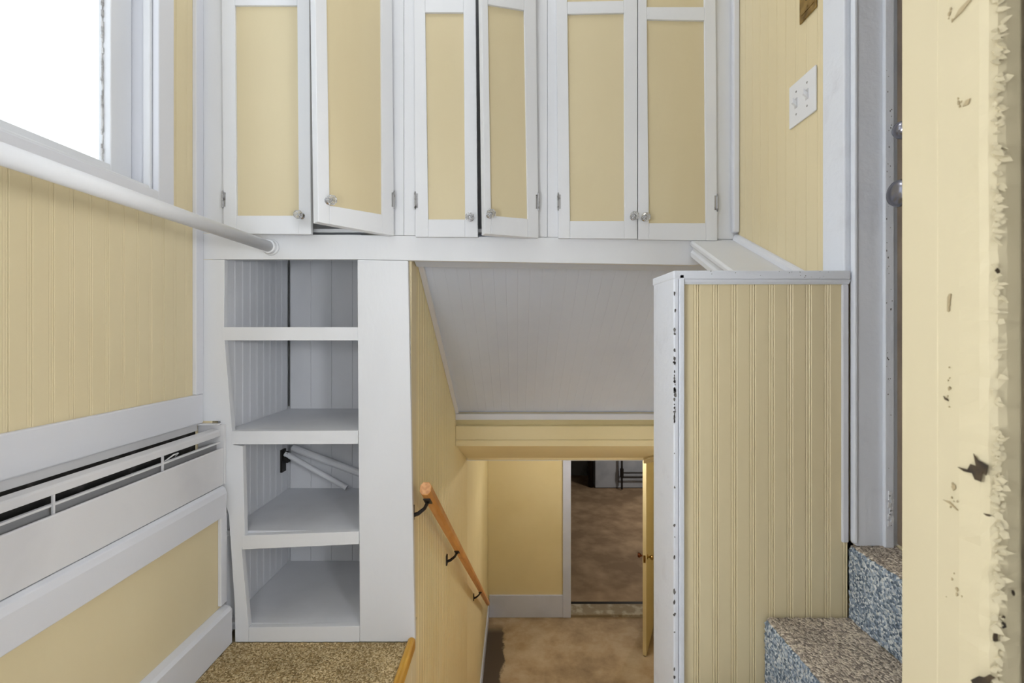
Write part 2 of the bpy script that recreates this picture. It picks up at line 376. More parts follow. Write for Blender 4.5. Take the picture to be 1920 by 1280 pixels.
def gouge(px, py, k, rmin, rmax, sx, sy):
    pts = []
    pl = Plane((XJ, 0, 0), (-1, 0, 0))
    for i in range(k):
        q = pl(px+random.gauss(0, sx), py+random.gauss(0, sy)); q.x = XJ-.0002; pts.append(q)
    return pts
def patch(pts, m, name, x=XJ, nx=-1, dep=.0009):
    pl = Plane((x, 0, 0), (nx, 0, 0))
    return MB().prism([pl(*p)-Vector((.0001, 0, 0)) for p in pts], (-dep*.7, 0, 0)).build(name, m, ej)
zz = lambda l, oy: [(1640+a/3.2, oy+b/3.2) for a, b in l]
patch(zz([(500, 1200), (560, 1216), (578, 1182), (612, 1198), (596, 1120), (622, 1158), (684, 1192), (672, 1252), (650, 1232), (642, 1290), (604, 1275), (588, 1238), (540, 1228)], 500), DARKGAP, 'gouge')
patch(zz([(580, 1262), (630, 1238), (660, 1246), (695, 1228), (728, 1250), (700, 1262), (690, 1300), (600, 1300)], 880), DARKGAP, 'gouge')
patch(zz([(655, 262), (690, 268), (706, 276), (690, 282), (672, 276)], 880), DARKGAP, 'gouge')
patch(zz([(415, 775), (440, 792), (446, 806), (424, 796)], 500), DARKGAP, 'gouge')
patch(zz([(440, 180), (452, 160), (462, 162), (456, 200), (446, 270), (438, 268)], 500), SCUFF, 'scuff')
patch(zz([(412, 180), (450, 190), (505, 245), (498, 246), (452, 205)], 880), SCUFF, 'scuff')
patch(zz([(462, 100), (480, 95), (490, 112), (474, 126)], 880), SCUFF, 'scuff')
patch([(1788, 38), (1800, 16), (1820, -4), (1824, -2), (1803, 24)], SCUFF, 'scuff')
patch([(1806, 200), (1812, 188), (1820, 184), (1816, 196)], SCUFF, 'scuff')
g = []
for (px, py, k, sx, sy) in [(1780, 570, 6, 1, 10), (1782, 715, 6, 2, 14), (1788, 912, 4, 3, 3), (1775, 745, 2, 2, 2), (1787, 945, 5, 6, 6), (1800, 190, 5, 5, 6), (1780, 25, 5, 4, 6), (1790, 1100, 6, 6, 14)]:
    g += gouge(px, py, k, 0, 0, sx, sy)
blobs(g, (-1, 0, 0), SCUFF, 'scuff', ej, .0005, .0013, .0004, 2.2)
blobs([P(1868, 507, .381)+Vector((0, -.0006, 0)), P(1899, 1111, .3805), P(1866, 1193, .3805), P(1874, 1182, .3805), P(1881, 1170, .3805), P(1880, 1156, .3805)], (0, -1, 0), DARKGAP, 'gouge', ej, .0012, .0026, .0006, 1.8)

# ---- half wall between the steps and the stairwell
DH = 1.05
XP0, XP1 = .348, XR-.008
hw = struct('wall_half', bbox(XP0+.012, XP1, DH+.012, 1.195, -.1, Z(.108)), YEL)
boards(hw, (.3665, DH+.0035, -.1), (1, 0, 0), (0, 0, Z(.106)+.1), (0, -1, 0), 9, .0418, YEL, groove=.0022)
lf = MB().prism([(XP0, DH-.006, -.1), (XP0+.0115, DH-.006, -.1), (XP0+.0115, 1.2, -.1), (XP0, 1.2, -.1)], (0, 0, Z(.126)+.1))
lf.build('end_board', WORN, hw, .003)
bbox(XP0+.012, XP0+.0235, DH-.008, DH+.003, -.1, Z(.1255)).build('corner_bead', WORN, hw, .002)
bbox(XP0-.001, XP1, DH-.008, 1.205, Z(.1145), Z(.134)).build('cap', WORN, hw, .003)
cm = MB().prism([(0, DH+.003, Z(.104)), (0, DH-.001, Z(.104)), (0, DH-.005, Z(.109)), (0, DH-.007, Z(.1143)), (0, DH+.003, Z(.1143))], (XP1-XP0-.024, 0, 0))
for v in cm.b.verts: v.co.x += XP0+.024
cm.build('cap_moulding', WORN, hw)
bbox(XP1-.016, XP1-.001, DH-.0035, DH+.003, Z(-.473), Z(.104)).build('end_bead', TRIMW, hw, .003)
# chips on its end-board edge
g = []
for i in range(46):
    py = random.choice([random.uniform(530, 1270), random.uniform(640, 790)])
    q = P(1263+random.uniform(-3, 3), py, DH-.0062); q.x = max(q.x, XP0+.0015); g.append(q)
blobs(g, (0, -1, 0), CHIPG, 'paint_chip', hw, .001, .0036, .0005, 2.4)
g = [P(1400+random.uniform(-120, 180), 509+random.uniform(-1, 12), DH-.0082) for i in range(16)]
blobs(g, (0, -1, 0), CHIPG, 'paint_chip', hw, .0006, .0014, .0004, 1)
g = []
for i in range(40):
    py = random.uniform(130, 990); q = P(1661+random.uniform(-1, 13), py, 1.0308); q.x = min(max(q.x, .811), .826); g.append(q)
blobs(g, (0, -1, 0), CHIPG, 'paint_chip', jm, .0005, .0016, .0004, 2.5)
# peeled patch low on the door stop
pp = MB()
for i in range(9):
    q = P(1664+random.uniform(0, 9), 925+i*7, 1.0305); pp.prism([q+Vector((-.003, 0, -.006)), q+Vector((.003, 0, -.005)), q+Vector((.004, 0, .004)), q+Vector((-.002, 0, .006))], (0, -.002, 0))
o = pp.build('peeling_paint', WHITE, jm); o['kind'] = 'stuff'

# ---- sloping boxed ledge between the cupboards and the half wall
def ls(y): return .309-.461*(1.6-y)      # rel. height of its top at depth y
ya, yb = 1.598, 1.206
x0 = .588
lg = MB(); 
sec = [(XR-.001, 0), (x0+.006, 0), (x0, -.006), (x0, -.016), (x0+.008, -.024), (x0+.008, -.034), (x0+.002, -.040), (x0+.002, -.056), (XR-.001, -.056)]
lg.prism([(x, ya, Z(ls(ya))+dz) for x, dz in sec], (0, yb-ya, ls(yb)-ls(ya)))
struct('trim_10', lg, WHITE, .001)
tr = MB().prism([(XR-.0005, ya, Z(ls(ya))+.0005), (XR-.016, ya, Z(ls(ya))+.0005), (XR-.013, ya, Z(ls(ya))+.012), (XR-.006, ya, Z(ls(ya))+.020), (XR-.0005, ya, Z(ls(ya))+.022)], (0, yb-ya, ls(yb)-ls(ya)))
struct('trim_11', tr, TRIMW)
struct('trim_12', bbox(XR-.022, XR-.0005, 1.578, 1.598, Z(ls(1.598)+.024), ZT), TRIMW, .004)

# ---- stairwell: left wall, soffit, header
XRS = 1.02
ws = struct('wall_stairwell', MB().box(XS-.09, XS-.010, 1.62, 3.42, ZB, Z(.34)).box(XS-.09, XS-.010, 1.15, 1.62, ZB, -.125).box(XS-.09, XS, 3.42, 5.868, ZB, Z(-.3)), YELB)
mb = MB(); y = 1.70
prf = []
while y < 3.40:
    w = .0465
    prf += [(XS-.0025, y), (XS, y+.002), (XS, y+w-.0125), (XS-.0022, y+w-.011), (XS-.0004, y+w-.009), (XS-.0004, y+w-.006), (XS-.0022, y+w-.0045), (XS, y+w-.002)]
    y += w
pr = [(XS-.0095, 1.70)]+prf+[(XS-.0095, prf[-1][1])]
mb.prism([(a, b, ZB) for a, b in pr], (0, 0, Z(.33)-ZB))
o = mb.build('beadboard', YELB, ws); o['kind'] = 'stuff'
bbox(XS-.0095, XS+.0015, 1.622, 1.699, ZB, Z(.33)).build('corner_board', YEL, ws, .001)
bbox(XS-.0095, XS+.001, 1.15, 1.6215, ZB, -.022).build('apron', YEL, ws, .001)
bbox(XS+.0005, XS+.016, 1.16, 5.85, ZB, ZB+.15).build('skirting', BTRIM, ws, .003)
bbox(XS-.009, XS+.012, 1.625, 1.665, -.02, .047).build('painted_stub', YEL, ws, .004)
bbox(XS+.0005, XS+.014, 5.845, 5.868, ZB+.28, Z(-1.2)).build('corner_strip', YELB, ws, .003)
struct('wall_stairwell_right', bbox(XRS, XRS+.08, 1.62, 3.40, ZB, Z(.34)), YELB)
s0y, s0z, s1y, s1z = 1.66, .304, 2.80, -.487
sd = Vector((0, s1y-s0y, s1z-s0z)); sn = Vector((0, -.695, -1)).normalized()
so = MB().prism([(XS-.005, s0y, Z(s0z)+.012), (XRS, s0y, Z(s0z)+.012), (XRS, s0y, Z(s0z)+.04), (XS-.005, s0y, Z(s0z)+.04)], sd)
so = struct('ceiling_stairwell', so, GRAYW)
boards(so, Vector((XS, s0y, Z(s0z))), (1, 0, 0), sd, sn, 30, .0462, GRAYW, groove=.0004, bead=False, ch=.0012, gap=.0001)
q = sd.normalized()
MB().prism([Vector((XS+.001, s0y, Z(s0z)))+sn*.001, Vector((XS+.021, s0y, Z(s0z)))+sn*.001, Vector((XS+.019, s0y, Z(s0z)))+sn*.012, Vector((XS+.001, s0y, Z(s0z)))+sn*.016], sd).build('edge_strip', TRIMW, so, .001)
bbox(XS+.001, XRS, 2.776, 2.7995, Z(-.527), Z(-.491)).build('bottom_strip', TRIMW, so, .003)
MB().prism([P(776, 487, 1.624), P(1330, 494, 1.624), P(1330, 509, 1.69), P(781, 500, 1.69)], (0, 0, .012)).build('top_strip', GRAYW, so, .001)
hd = struct('trim_13', MB().box(XS+.001, XRS, 2.785, 2.90, Z(-.685), Z(-.5655)).box(XS+.001, XRS, 2.83, 2.90, Z(-.5655), Z(.34)), YELB, .002)
bbox(XS+.002, XRS, 2.7805, 2.7848, Z(-.655), Z(-.648)).build('bead_line', YELB, hd)
sl = MB().prism([(XS+.001, 2.80, Z(-.6855)), (XRS, 2.80, Z(-.6855)), (XRS, 2.80, Z(-.66)), (XS+.001, 2.80, Z(-.66))], (0, .60, -.235))
sl = struct('ceiling_lower_slope', sl, YELB)
bbox(XS+.003, XRS, 3.395, 3.425, Z(-.935), Z(-.91)).build('edge_strip', YELB, sl, .003)
MB().prism([(XRS-.11, 3.38, Z(-.93)), (XRS-.09, 3.38, Z(-.93)), (XRS-.004, 2.82, Z(-.715)), (XRS-.03, 2.82, Z(-.715))], (0, 0, -.025)).build('edge_strip', YEL, sl)
struct('ceiling_basement_hall', bbox(XS-.09, 2.4, 3.40, 5.99, Z(-.94), Z(-.84)), CEIL)
struct('wall_basement_hall', MB().box(2.3, 2.4, 3.4, 5.87, ZB, Z(-.94)).box(XRS+.08, 2.3, 3.32, 3.4, ZB, Z(-.84)), YELB)
# far wall of the hall with the doorway
XD0, XD1 = .667, 1.70
fw = struct('wall_basement_far', MB().box(XS, XD0-.02, 5.87, 5.99, ZB, Z(-.94)).box(XD1+.02, 2.3, 5.87, 5.99, ZB, Z(-.94)).box(XD0-.02, XD1+.02, 5.87, 5.99, Z(-1.40), Z(-.94)), YELB)
struct('baseboard_far', bbox(XS+.017, XD0-.10, 5.845, 5.8695, ZB, ZB+.275), BTRIM, .004)
struct('trim_14', MB().box(XD0-.10, XD0, 5.84, 5.8695, ZB, Z(-1.3)).box(XD0-.0195, XD0, 5.8695, 6.0, ZB, Z(-1.40)), BTRIM, .003)
th = struct('trim_15', bbox(XD0+.001, XD1+.02, 5.85, 6.08, ZB, ZB+.035), THRESH, .004)
bbox(XD0+.001, XD1+.02, 6.081, 6.14, ZB, ZB+.03).build('dark_edge', BLACK, th)  # dark strip behind the sill
# basement door, standing open towards the stairs
A = Vector((1.375, 5.15, 0)); B = Vector((1.69, 5.86, 0)); dv = (B-A).normalized(); nv = Vector((dv.y, -dv.x, 0))
zl, zh = ZB+.012, Z(-1.42)
bd = MB().prism([A+Vector((0, 0, zl)), B+Vector((0, 0, zl)), B+nv*.04+Vector((0, 0, zl)), A+nv*.04+Vector((0, 0, zl))], (0, 0, zh-zl))
bd = struct('door_2', bd, YELB, .003)
zk = Z(-(1043-CY)/F*5.2)
c = A+dv*.07; c.z = zk
MB().lathe(c, -nv, [(-.001, .028), (.006, .027), (.008, .011), (.03, .011), (.035, .022), (.05, .028), (.062, .024), (.066, .006)], 14).build('door_knob', mat('old_copper_knob', rgb(110, 64, 44), .35, .8), bd, 0, True)
MB().lathe(c+nv*.04, nv, [(-.001, .028), (.006, .027), (.008, .011), (.03, .011), (.035, .022), (.05, .028), (.062, .024), (.066, .006)], 14).build('door_knob', BRASS, bd, 0, True)
e = A+nv*.008; MB().prism([e+Vector((0, 0, zk-.04)), e+nv*.024+Vector((0, 0, zk-.04)), e+nv*.024+Vector((0, 0, zk+.04)), e+Vector((0, 0, zk+.04))], -dv*.002).build('latch_plate', BRASS, bd)
# basement room
struct('wall_basement', MB().box(-1.4, 5.2, 11.6, 11.7, ZB, Z(-1.0)).box(-1.5, -1.4, 6.0, 11.7, ZB, Z(-1.0)).box(5.2, 5.3, 6.0, 11.7, ZB, Z(-1.0)).box(-1.4, XS, 5.99, 6.05, ZB, Z(-1.0)).box(2.3, 5.2, 5.93, 6.0, ZB, Z(-1.0)), CONCW)
struct('ceiling_basement', bbox(-1.4, 5.2, 6.0, 11.7, Z(-1.0), Z(-.9)), CONCW)
# basement stairs under the sight line
stf = MB(); n = 13; rise = (-ZB)/n; run = 3.45/n
for k in range(1, n):
    stf.box(XS+.017, XR if k < 2 else XRS-.001, 1.19+run*(k-1), 1.19+run*k+.02, -rise*k-.035, -rise*k)
    stf.box(XS+.017, XR if k < 2 else XRS-.001, 1.20+run*(k-1), 1.215+run*(k-1), -rise*(k+1), -rise*k-.0352)
struct('stair_flight', stf, NOSEW)

# ================================================================== CARPETS AND STEPS
cp = MB(); prf = []
nx = 150
prf = [(-1.0+.031+(XS-.008+1.0-.031)*i/nx, 1.15, 0) for i in range(nx+1)]
cp.strip(prf, (0, .446, 0), 100, .0016)
cp.strip([(XLL+.031, .47, 0), (XS-.01, .47, 0), (.16, .47, 0)], (0, .68, 0), 4)
o = cp.build('carpet', CARP_T, None, 0, True, False)
tag(o, 'tan looped carpet on the landing in front of the open shelves', 'carpet')
ns = MB(); pr = []
for k in range(7):
    a = math.pi*k/6; pr.append((-.360-.0125*math.cos(a), 1.152, .006+.011*math.sin(a)))
pr = [(-.3725, 1.152, -.0115)]+pr+[(-.3475, 1.152, -.02)]
ns.prism(pr, (0, .446, 0))
tag(ns.build('wooden_nosing', NOSEW, None, 0), 'golden wood nosing strip along the landing edge beside the stairwell', 'nosing')

st = thing('carpeted_steps', (.55, .76, 0), 'blue-grey carpeted steps rising to the right below the half wall', 'steps')
ST = [(.17, 0, .14), (.36, .14, .265), (.552, .265, .42), (.74, .42, .583)]
for k, (x, zb, zt) in enumerate(ST):
    xe = ST[k+1][0] if k < 3 else .835
    seg = 90 if k >= 2 else 4; ny = seg if k < 3 else 90
    ndet = 30 if k >= 2 else 3
    pr = [(x, .472, zb+(zt-.012-zb)*i/ndet) for i in range(ndet+1)]
    pr += [(x+.012-.012*math.cos(a), .472, zt-.012+.012*math.sin(a)) for a in (.4, .8)]
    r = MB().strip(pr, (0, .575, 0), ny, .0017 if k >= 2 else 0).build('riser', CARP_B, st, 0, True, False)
    pr = [(x+.012-.012*math.cos(a), .472, zt-.012+.012*math.sin(a)) for a in (.8, 1.2)]+[(x+.012+(xe-x-.012)*i/ndet, .472, zt) for i in range(ndet+1)]
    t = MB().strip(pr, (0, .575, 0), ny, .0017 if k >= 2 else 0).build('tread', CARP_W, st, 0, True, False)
    tag(t, 'brownish tread')
sb = MB()
for k, (x, zb, zt) in enumerate(ST):
    sb.box(x+.006, .834, .476, 1.044, max(zb-.01, -.01), zt-.006)
sb.build('step_core', EXT, st)

# ================================================================== CUPBOARDS (face frame, doors)
fd = frontal(D)
YTOP = -270
struct('trim_16', poly([(372, 437), (1384, 449), (1384, 489), (1300, 497), (765, 488), (670, 486), (372, 486)]), WHITE, .0015)       # long rail
struct('wall_back', MB().box(XL, XR+.01, 1.932, 1.95, Z(.345), ZT).box(XL, -1.003, 1.622, 1.931, Z(.345), ZT), WHITE)
PD = [  # cupboards: frame x-range, opening, doors
 dict(lab='left cupboard with one door ajar and one standing open above the shelves', stiles=[(372, 424, 375, 427), (732, 757, 732, 757)], base=(424, 732)),
 dict(lab='narrow middle cupboard with its right door slightly open', stiles=[(757.5, 786, 757.5, 786), (1001, 1026, 1001, 1026)], base=(786, 1001)),
 dict(lab='right cupboard with both two-panel doors shut, beside the switch wall', stiles=[(1026.5, 1052, 1026.5, 1052), (1335, 1384, 1335, 1384)], base=(1052, 1335)),
]
def hinge(p, parent, n, u):
    h = MB().tube([p+Vector((0, 0, -.026))+n*.002, p+Vector((0, 0, .026))+n*.002], .0034, 8)
    for dz in (-.026, .026): h.tube([p+n*.002+Vector((0, 0, dz-.004)), p+n*.002+Vector((0, 0, dz+.004))], .0026, 6)
    a = p+u*.009
    h.prism([p+Vector((0, 0, -.024)), a+Vector((0, 0, -.024)), a+Vector((0, 0, .024)), p+Vector((0, 0, .024))], n*.0012)
    h.build('hinge', STEEL, parent, 0)
def door(parent, pl, L, R, bot, pan, kpx, hinge_side, t=.014, midtop=None, hz=374, uppers=True):
    # L,R: (x top, x bottom) outlines at y=0..~445 ; bot: (yl, yr); pan: quad (xl_t,xr_t,xl_b,xr_b, ytl, ytr, ybl, ybr); midtop = top of rail over the lower panel
    def xs(e, y): return e[0]+(e[1]-e[0])*y/442
    n = pl.n
    def at(px, py): return pl(px, py)
    xlt, xrt, xlb, xrb, ytl, ytr, ybl, ybr = pan
    dxl = (xlb-xlt)/400; dxr = (xrb-xrt)/400
    def pxl(y): return xlt+dxl*(y-ytl)
    def pxr(y): return xrt+dxr*(y-ytr)
    Yt = YTOP+12
    mb = MB(); back = -n*t
    mb.prism([at(xs(L, Yt), Yt), at(pxl(Yt), Yt), at(pxl(ybl), ybl), at(xs(L, bot[0])+(pxl(ybl)-xs(L, bot[0])), bot[0]+(bot[1]-bot[0])*(pxl(ybl)-L[1])/(R[1]-L[1])), at(xs(L, bot[0]), bot[0])], back)
    mb.prism([at(pxr(Yt), Yt), at(xs(R, Yt), Yt), at(xs(R, bot[1]), bot[1]), at(pxr(ybr), bot[0]+(bot[1]-bot[0])*(pxr(ybr)-L[1])/(R[1]-L[1])), at(pxr(ybr), ybr)], back)
    bl_ = bot[0]+(bot[1]-bot[0])*(pxl(ybl)-L[1])/(R[1]-L[1]); br_ = bot[0]+(bot[1]-bot[0])*(pxr(ybr)-L[1])/(R[1]-L[1])
    mb.prism([at(pxl(ybl), ybl), at(pxr(ybr), ybr), at(pxr(ybr), br_), at(pxl(ybl), bl_)], back)
    if midtop is None: midtop = (ytl-24, ytr-24)
    mb.prism([at(pxl(midtop[0]), midtop[0]), at(pxr(midtop[1]), midtop[1]), at(pxr(ytr), ytr), at(pxl(ytl), ytl)], back)
    mb.prism([at(pxl(Yt), Yt), at(pxr(Yt), Yt), at(pxr(Yt+24), Yt+24), at(pxl(Yt+24), Yt+24)], back)
    d = mb.build('door', WHITE, parent, .0016)
    off = -n*.0075
    for (ya, yb_, yc, yd) in ((ytl, ytr, ybl, ybr), (Yt+24, Yt+24, midtop[0], midtop[1])):
        e = 3
        q = [at(pxl(ya)-e, ya-e), at(pxr(yb_)+e, yb_-e), at(pxr(yd)+e, yd+e), at(pxl(yc)-e, yc+e)]
        MB().prism([v+off for v in q], -n*.004).build('panel', YELD, d)
    c = at(*kpx); ax = n
    MB().lathe(c, ax, [(-.0005, .0115), (.003, .011), (.005, .005), (.014, .005)], 10).build('knob_stem', CHROME, d, 0, True)
    k = MB().lathe(c, ax, [(.012, .009), (.016, .0135), (.023, .0158), (.030, .0132), (.034, .008)], 8).build('knob', GLASSK, d); k['label'] = 'clear faceted glass knob'
    hx = xs(L, hz) if hinge_side == 'L' else xs(R, hz)
    p = at(hx, hz); dirn = (at(xs(R, 300), 300)-at(xs(L, 300), 300)).normalized()*(1 if hinge_side == 'L' else -1)
    hinge(p, d, n, dirn)
    return d
DF = D-.0145
cups = []
for k, c in enumerate(PD):
    cx = (c['base'][0]+c['base'][1])/2
    base = fd(cx, 436)
    t = thing('cupboard', base, c['lab'], 'cupboard', 'wall cupboards over the shelves and stairwell')
    for (a0, a1, b0, b1) in c['stiles']:
        poly([(a0, YTOP), (a1, YTOP), (b1, 436.5+(b1-375)*.01189), (b0, 436.5+(b0-375)*.01189)]).build('stile', WHITE, t, .001)
    l, r = c['base']
    poly([(l+.2, YTOP), (r-.2, YTOP), (r-.2, YTOP+16), (l+.2, YTOP+16)]).build('head_rail', WHITE, t)
    x0_, x1_ = fd(l, 0).x-.03, fd(r, 0).x+.03
    ca = MB().box(x0_, x1_, 1.92, 1.93, Z(.345), Z(1.6)).box(x0_, x0_+.01, 1.621, 1.92, Z(.345), Z(1.6)).box(x1_-.01, x1_, 1.621, 1.92, Z(.345), Z(1.6)).box(x0_+.01, x1_-.01, 1.72, 1.92, Z(.345), Z(.357)).box(x0_+.01, x1_-.01, 1.621, 1.92, Z(1.585), Z(1.6)).box(x0_+.01, x1_-.01, 1.621, 1.72, Z(.34), Z(.352))
    ca.build('carcass', SHELFIN, t)
    cups.append(t)
pf = frontal(DF)
def hp(pa, da, pb, db):
    a = Vector(((pa-CX)/F*da, da, 0)); b = Vector(((pb-CX)/F*db, db, 0)); v = (b-a).normalized()
    return Plane(a, (v.y, -v.x, 0))
# left pair
door(cups[0], hp(418, 1.585, 583, 1.555), (415, 419), (580, 583), (438, 439), (440, 557, 443, 560, 10, 10, 404, 404), (566, 405), 'L')
door(cups[0], hp(597, 1.38, 738, 1.582), (591, 597), (735, 739), (416, 442), (612, 715, 618, 717, -40, -20, 385, 402), (615, 377), 'R', t=.030, midtop=(-70, -45))
# middle pair
door(cups[1], pf, (776, 779), (892, 896), (444, 444.5), (797, 869, 803, 872, 23, 23, 411, 411), (882, 409), 'L', hz=376)
door(cups[1], hp(905, 1.51, 1009, 1.582), (903, 909), (1005, 1010), (438, 446), (915, 983, 921, 990, 8, 19, 404, 410), (917, 403), 'R', t=.034, hz=378, midtop=(-18, -5))
# right pair
door(cups[2], pf, (1043, 1047), (1195, 1195), (446.5, 447.5), (1064, 1170, 1069, 1171, 26, 24, 414, 414), (1187, 407), 'L', hz=378, midtop=(3, 1))
door(cups[2], frontal(DF+.0005), (1196.5, 1196.5), (1342, 1345), (449, 451), (1213, 1321, 1217, 1324, 36, 38, 418, 418), (1208, 409), 'R', hz=380, midtop=(13, 13))

# ================================================================== OPEN SHELF UNIT
YB = 2.06
su = thing('open_shelf_unit', (-.78, 1.6, 0), 'white built-in shelf unit with four open bays beside the stairwell', 'shelf unit')
poly([(372, 486.5), (421, 486.5), (420, 613), (421, 640), (435, 808), (437, 834), (455, 836), (459, 1003), (453, 1030), (466, 1175), (466, 1203), (441, 1203), (440, 1133), (429, 965), (414, 915), (413, 789), (372, 789)]).build('stile', WHITE, su, .001)
poly([(670, 486.5), (765, 488.5), (778, 1203), (674.5, 1203), (674.5, 1174), (673.5, 1000), (672, 833), (670.5, 613)]).build('stile', WHITE, su, .002)
poly([(466.3, 1176), (674.2, 1173.5), (674.2, 1203), (466.3, 1203)]).build('base_rail', WHITE, su, .001)
XI0, XI1 = -1.004, -.540
for (yl, yr, yl2, yr2, zz, xl) in ((613, 613, 638, 638, .0125, 418), (808, 807, 833, 832, -.341, 436), (1004, 996, 1030, 1020, -.690, 456)):
    xl2 = xl+2
    s = MB().box(XI0+.001, XI1-.001, 1.6215, YB-.001, Z(zz)-.018, Z(zz))
    s = s.build('shelf', SHELFIN, su)
    poly([(xl-2, yl), (671 if yl < 1000 else 673, yr), (671 if yl < 1000 else 673, yr2), (xl-2, yl2)], .0222, D-.001).build('shelf_edge', WHITE, s, .001)
bbox(XI0+.001, XI1-.001, 1.6215, YB-.001, Z(-1.031), Z(-1.0085)).build('shelf', SHELFIN, su)
bbox(XI0-.03, XI1+.012, YB+.0095, YB+.02, 0, Z(.33)).build('back_frame', SHELFIN, su)
bbox(XI0+.001, XI1, 1.6215, YB, Z(.3215), Z(.332)).build('top_panel', SHELFIN, su)
bbox(XI1, XI1+.012, 1.6215, YB, 0, Z(.33)).build('side_panel', SHELFIN, su)
bbox(XI0-.03, XI0-.0095, 1.6215, YB+.009, 0, Z(.33)).build('side_panel', SHELFIN, su)
boards(su, (XI0, 1.6217, .001), (0, 1, 0), (0, 0, Z(.3205)), (1, 0, 0), 9, .0475, SHELFIN, groove=.0007, ch=.0014, gap=.0001)
boards(su, (XI0+.006, YB, .001), (1, 0, 0), (0, 0, Z(.3205)), (0, -1, 0), 5, .0914, SHELFIN, groove=.001, bead=False)
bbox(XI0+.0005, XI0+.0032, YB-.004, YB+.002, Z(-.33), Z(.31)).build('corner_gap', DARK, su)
# two white poles braced across the third bay, on a black bracket
bk = MB().box(XI0+.001, XI0+.009, 1.985, 2.02, Z(-.60), Z(-.505)).box(XI0+.009, XI0+.03, 1.995, 2.002, Z(-.55), Z(-.512)).box(XI0+.02, XI0+.03, 1.99, 2.015, Z(-.56), Z(-.52))
tag(bk.build('pole_bracket', BLACK, None), 'small black bracket in the back corner of the third shelf bay', 'bracket')
tag(MB().tube([P(535, 850, 2.00), P(650, 914.3, 1.985)], .0115, 14).build('lower_pole', SHELFIN, None, 0, False), 'thin white pole slanting down to the shelf in the third bay', 'pole')
tag(MB().tube([P(549, 839, 2.03), P(692, 893, 2.02)], .0155, 14).build('upper_pole', SHELFIN, None, 0, False), 'thicker white pole slanting behind the thin one in the third bay', 'pole')

# ================================================================== LEFT WALL THINGS
cr = MB().tube([(-.826, .4695, Z(.284)), (-.838, 1.585, Z(.284))], .0185, 24).build
rod = thing('clothes_rod', (-.838, 1.585, Z(.284)), 'white painted round rail running past the window to the cupboard rail', 'rail')
cr('pole', WHITE, rod, 0, True)
MB().lathe((-.838, 1.5985, Z(.284)), (0, -1, 0), [(0, .028), (.006, .0275), (.010, .024), (.022, .0235), (.024, .0190)], 20).build('socket', WHITE, rod, .001)
MB().lathe((-.826, .4695, Z(.284)), (0, 1, 0), [(0, .028), (.006, .0275), (.010, .024), (.022, .0235), (.024, .0190)], 20).build('socket', WHITE, rod, .001)

ht = thing('baseboard_heater', (XL+.04, 1.05, Z(-.52)), 'long white convector heater set in the left wall below the rail', 'heater')
bbox(XL-.02, XL-.012, .48, 1.595, Z(-.52), Z(-.236)).build('back_plate', DARK, ht)
bbox(XL+.0005, XL+.006, .48, 1.58, Z(-.336), Z(-.3135)).build('top_lip', HEAT, ht, .001)
bbox(XL+.001, XL+.075, 1.575, 1.598, Z(-.318), Z(-.3135)).build('end_plate', HEAT, ht, .001)
bbox(XL+.0005, XL+.0905, 1.5885, 1.598, Z(-.5195), Z(-.3185)).build('end_cap', HEAT, ht, .001)
bbox(XL+.058, XL+.064, .48, 1.588, Z(-.42), Z(-.380)).build('inner_baffle', mat('heater_baffle_grey', rgb(150, 150, 152), .5), ht)
mb = MB().prism([(XL+.052, .48, Z(-.330)), (XL+.074, .48, Z(-.334)), (XL+.079, .48, Z(-.338)), (XL+.079, .48, Z(-.355)), (XL+.075, .48, Z(-.355)), (XL+.073, .48, Z(-.339)), (XL+.052, .48, Z(-.335))], (0, 1.105, 0)); mb.build('upper_louver', HEAT, ht, .001)
bbox(XL+.070, XL+.080, .48, 1.585, Z(-.379), Z(-.3735)).build('lower_louver', HEAT, ht, .001)
bbox(XL+.082, XL+.090, .48, 1.587, Z(-.519), Z(-.394)).build('front_panel', HEAT, ht, .003)
bbox(XL+.01, XL+.06, .48, 1.58, Z(-.45), Z(-.405)).build('fin_core', DARK, ht)
for px, py in ((100, 948), (305, 868)):
    y = -(XL+.082)*F/(CX-px); bbox(XL+.079, XL+.084, y-.002, y+.002, Z(-.40), Z(-.353)).build('divider', HEAT, ht)
y = -(XL+.07)*F/(CX-326)
MB().tube([(XL+.06, y-.03, Z(-.38)), (XL+.078, y-.012, Z(-.362)), (XL+.078, y+.006, Z(-.362)), (XL+.06, y+.02, Z(-.375))], .002, 8).build('wire_clip', HEAT, ht)

# ================================================================== SWITCHES
yc, zc = 1.228, Z(.607)
sp = thing('switch_plate', (XR, yc, zc-.057), 'white double light switch plate on the yellow right wall', 'light switch')
bbox(XR-.0055, XR-.0005, yc-.057, yc+.057, zc-.057, zc+.057).build('plate', PLASTIC, sp, .002)
for dy in (-.0235, .0235):
    bbox(XR-.0065, XR-.0052, yc+dy-.006, yc+dy+.006, zc-.013, zc+.013).build('toggle_frame', GREYPL, sp)
    MB().prism([(XR-.0062, yc+dy-.0042, zc-.009), (XR-.0062, yc+dy+.0042, zc-.009), (XR-.0062, yc+dy+.0042, zc+.004), (XR-.0062, yc+dy-.0042, zc+.004)], (-.011, 0, .009)).build('toggle', PLASTIC, sp, .001)
    for dz in (-.03, .03): MB().lathe((XR-.0053, yc+dy, zc+dz), (-1, 0, 0), [(0, .0032), (.0009, .0028), (.0011, .0005)], 8).build('screw', STEEL, sp)
yc, zc = 1.205, Z(.864)
bp = thing('brass_switch_plate', (XR, yc, zc-.057), 'aged brass single switch plate above the white double switch', 'light switch')
bbox(XR-.0045, XR-.0005, yc-.035, yc+.035, zc-.057, zc+.057).build('plate', BRASS, bp, .002)
bbox(XR-.0055, XR-.0042, yc-.026, yc+.026, zc-.040, zc-.037).build('raised_line', BRASS, bp)
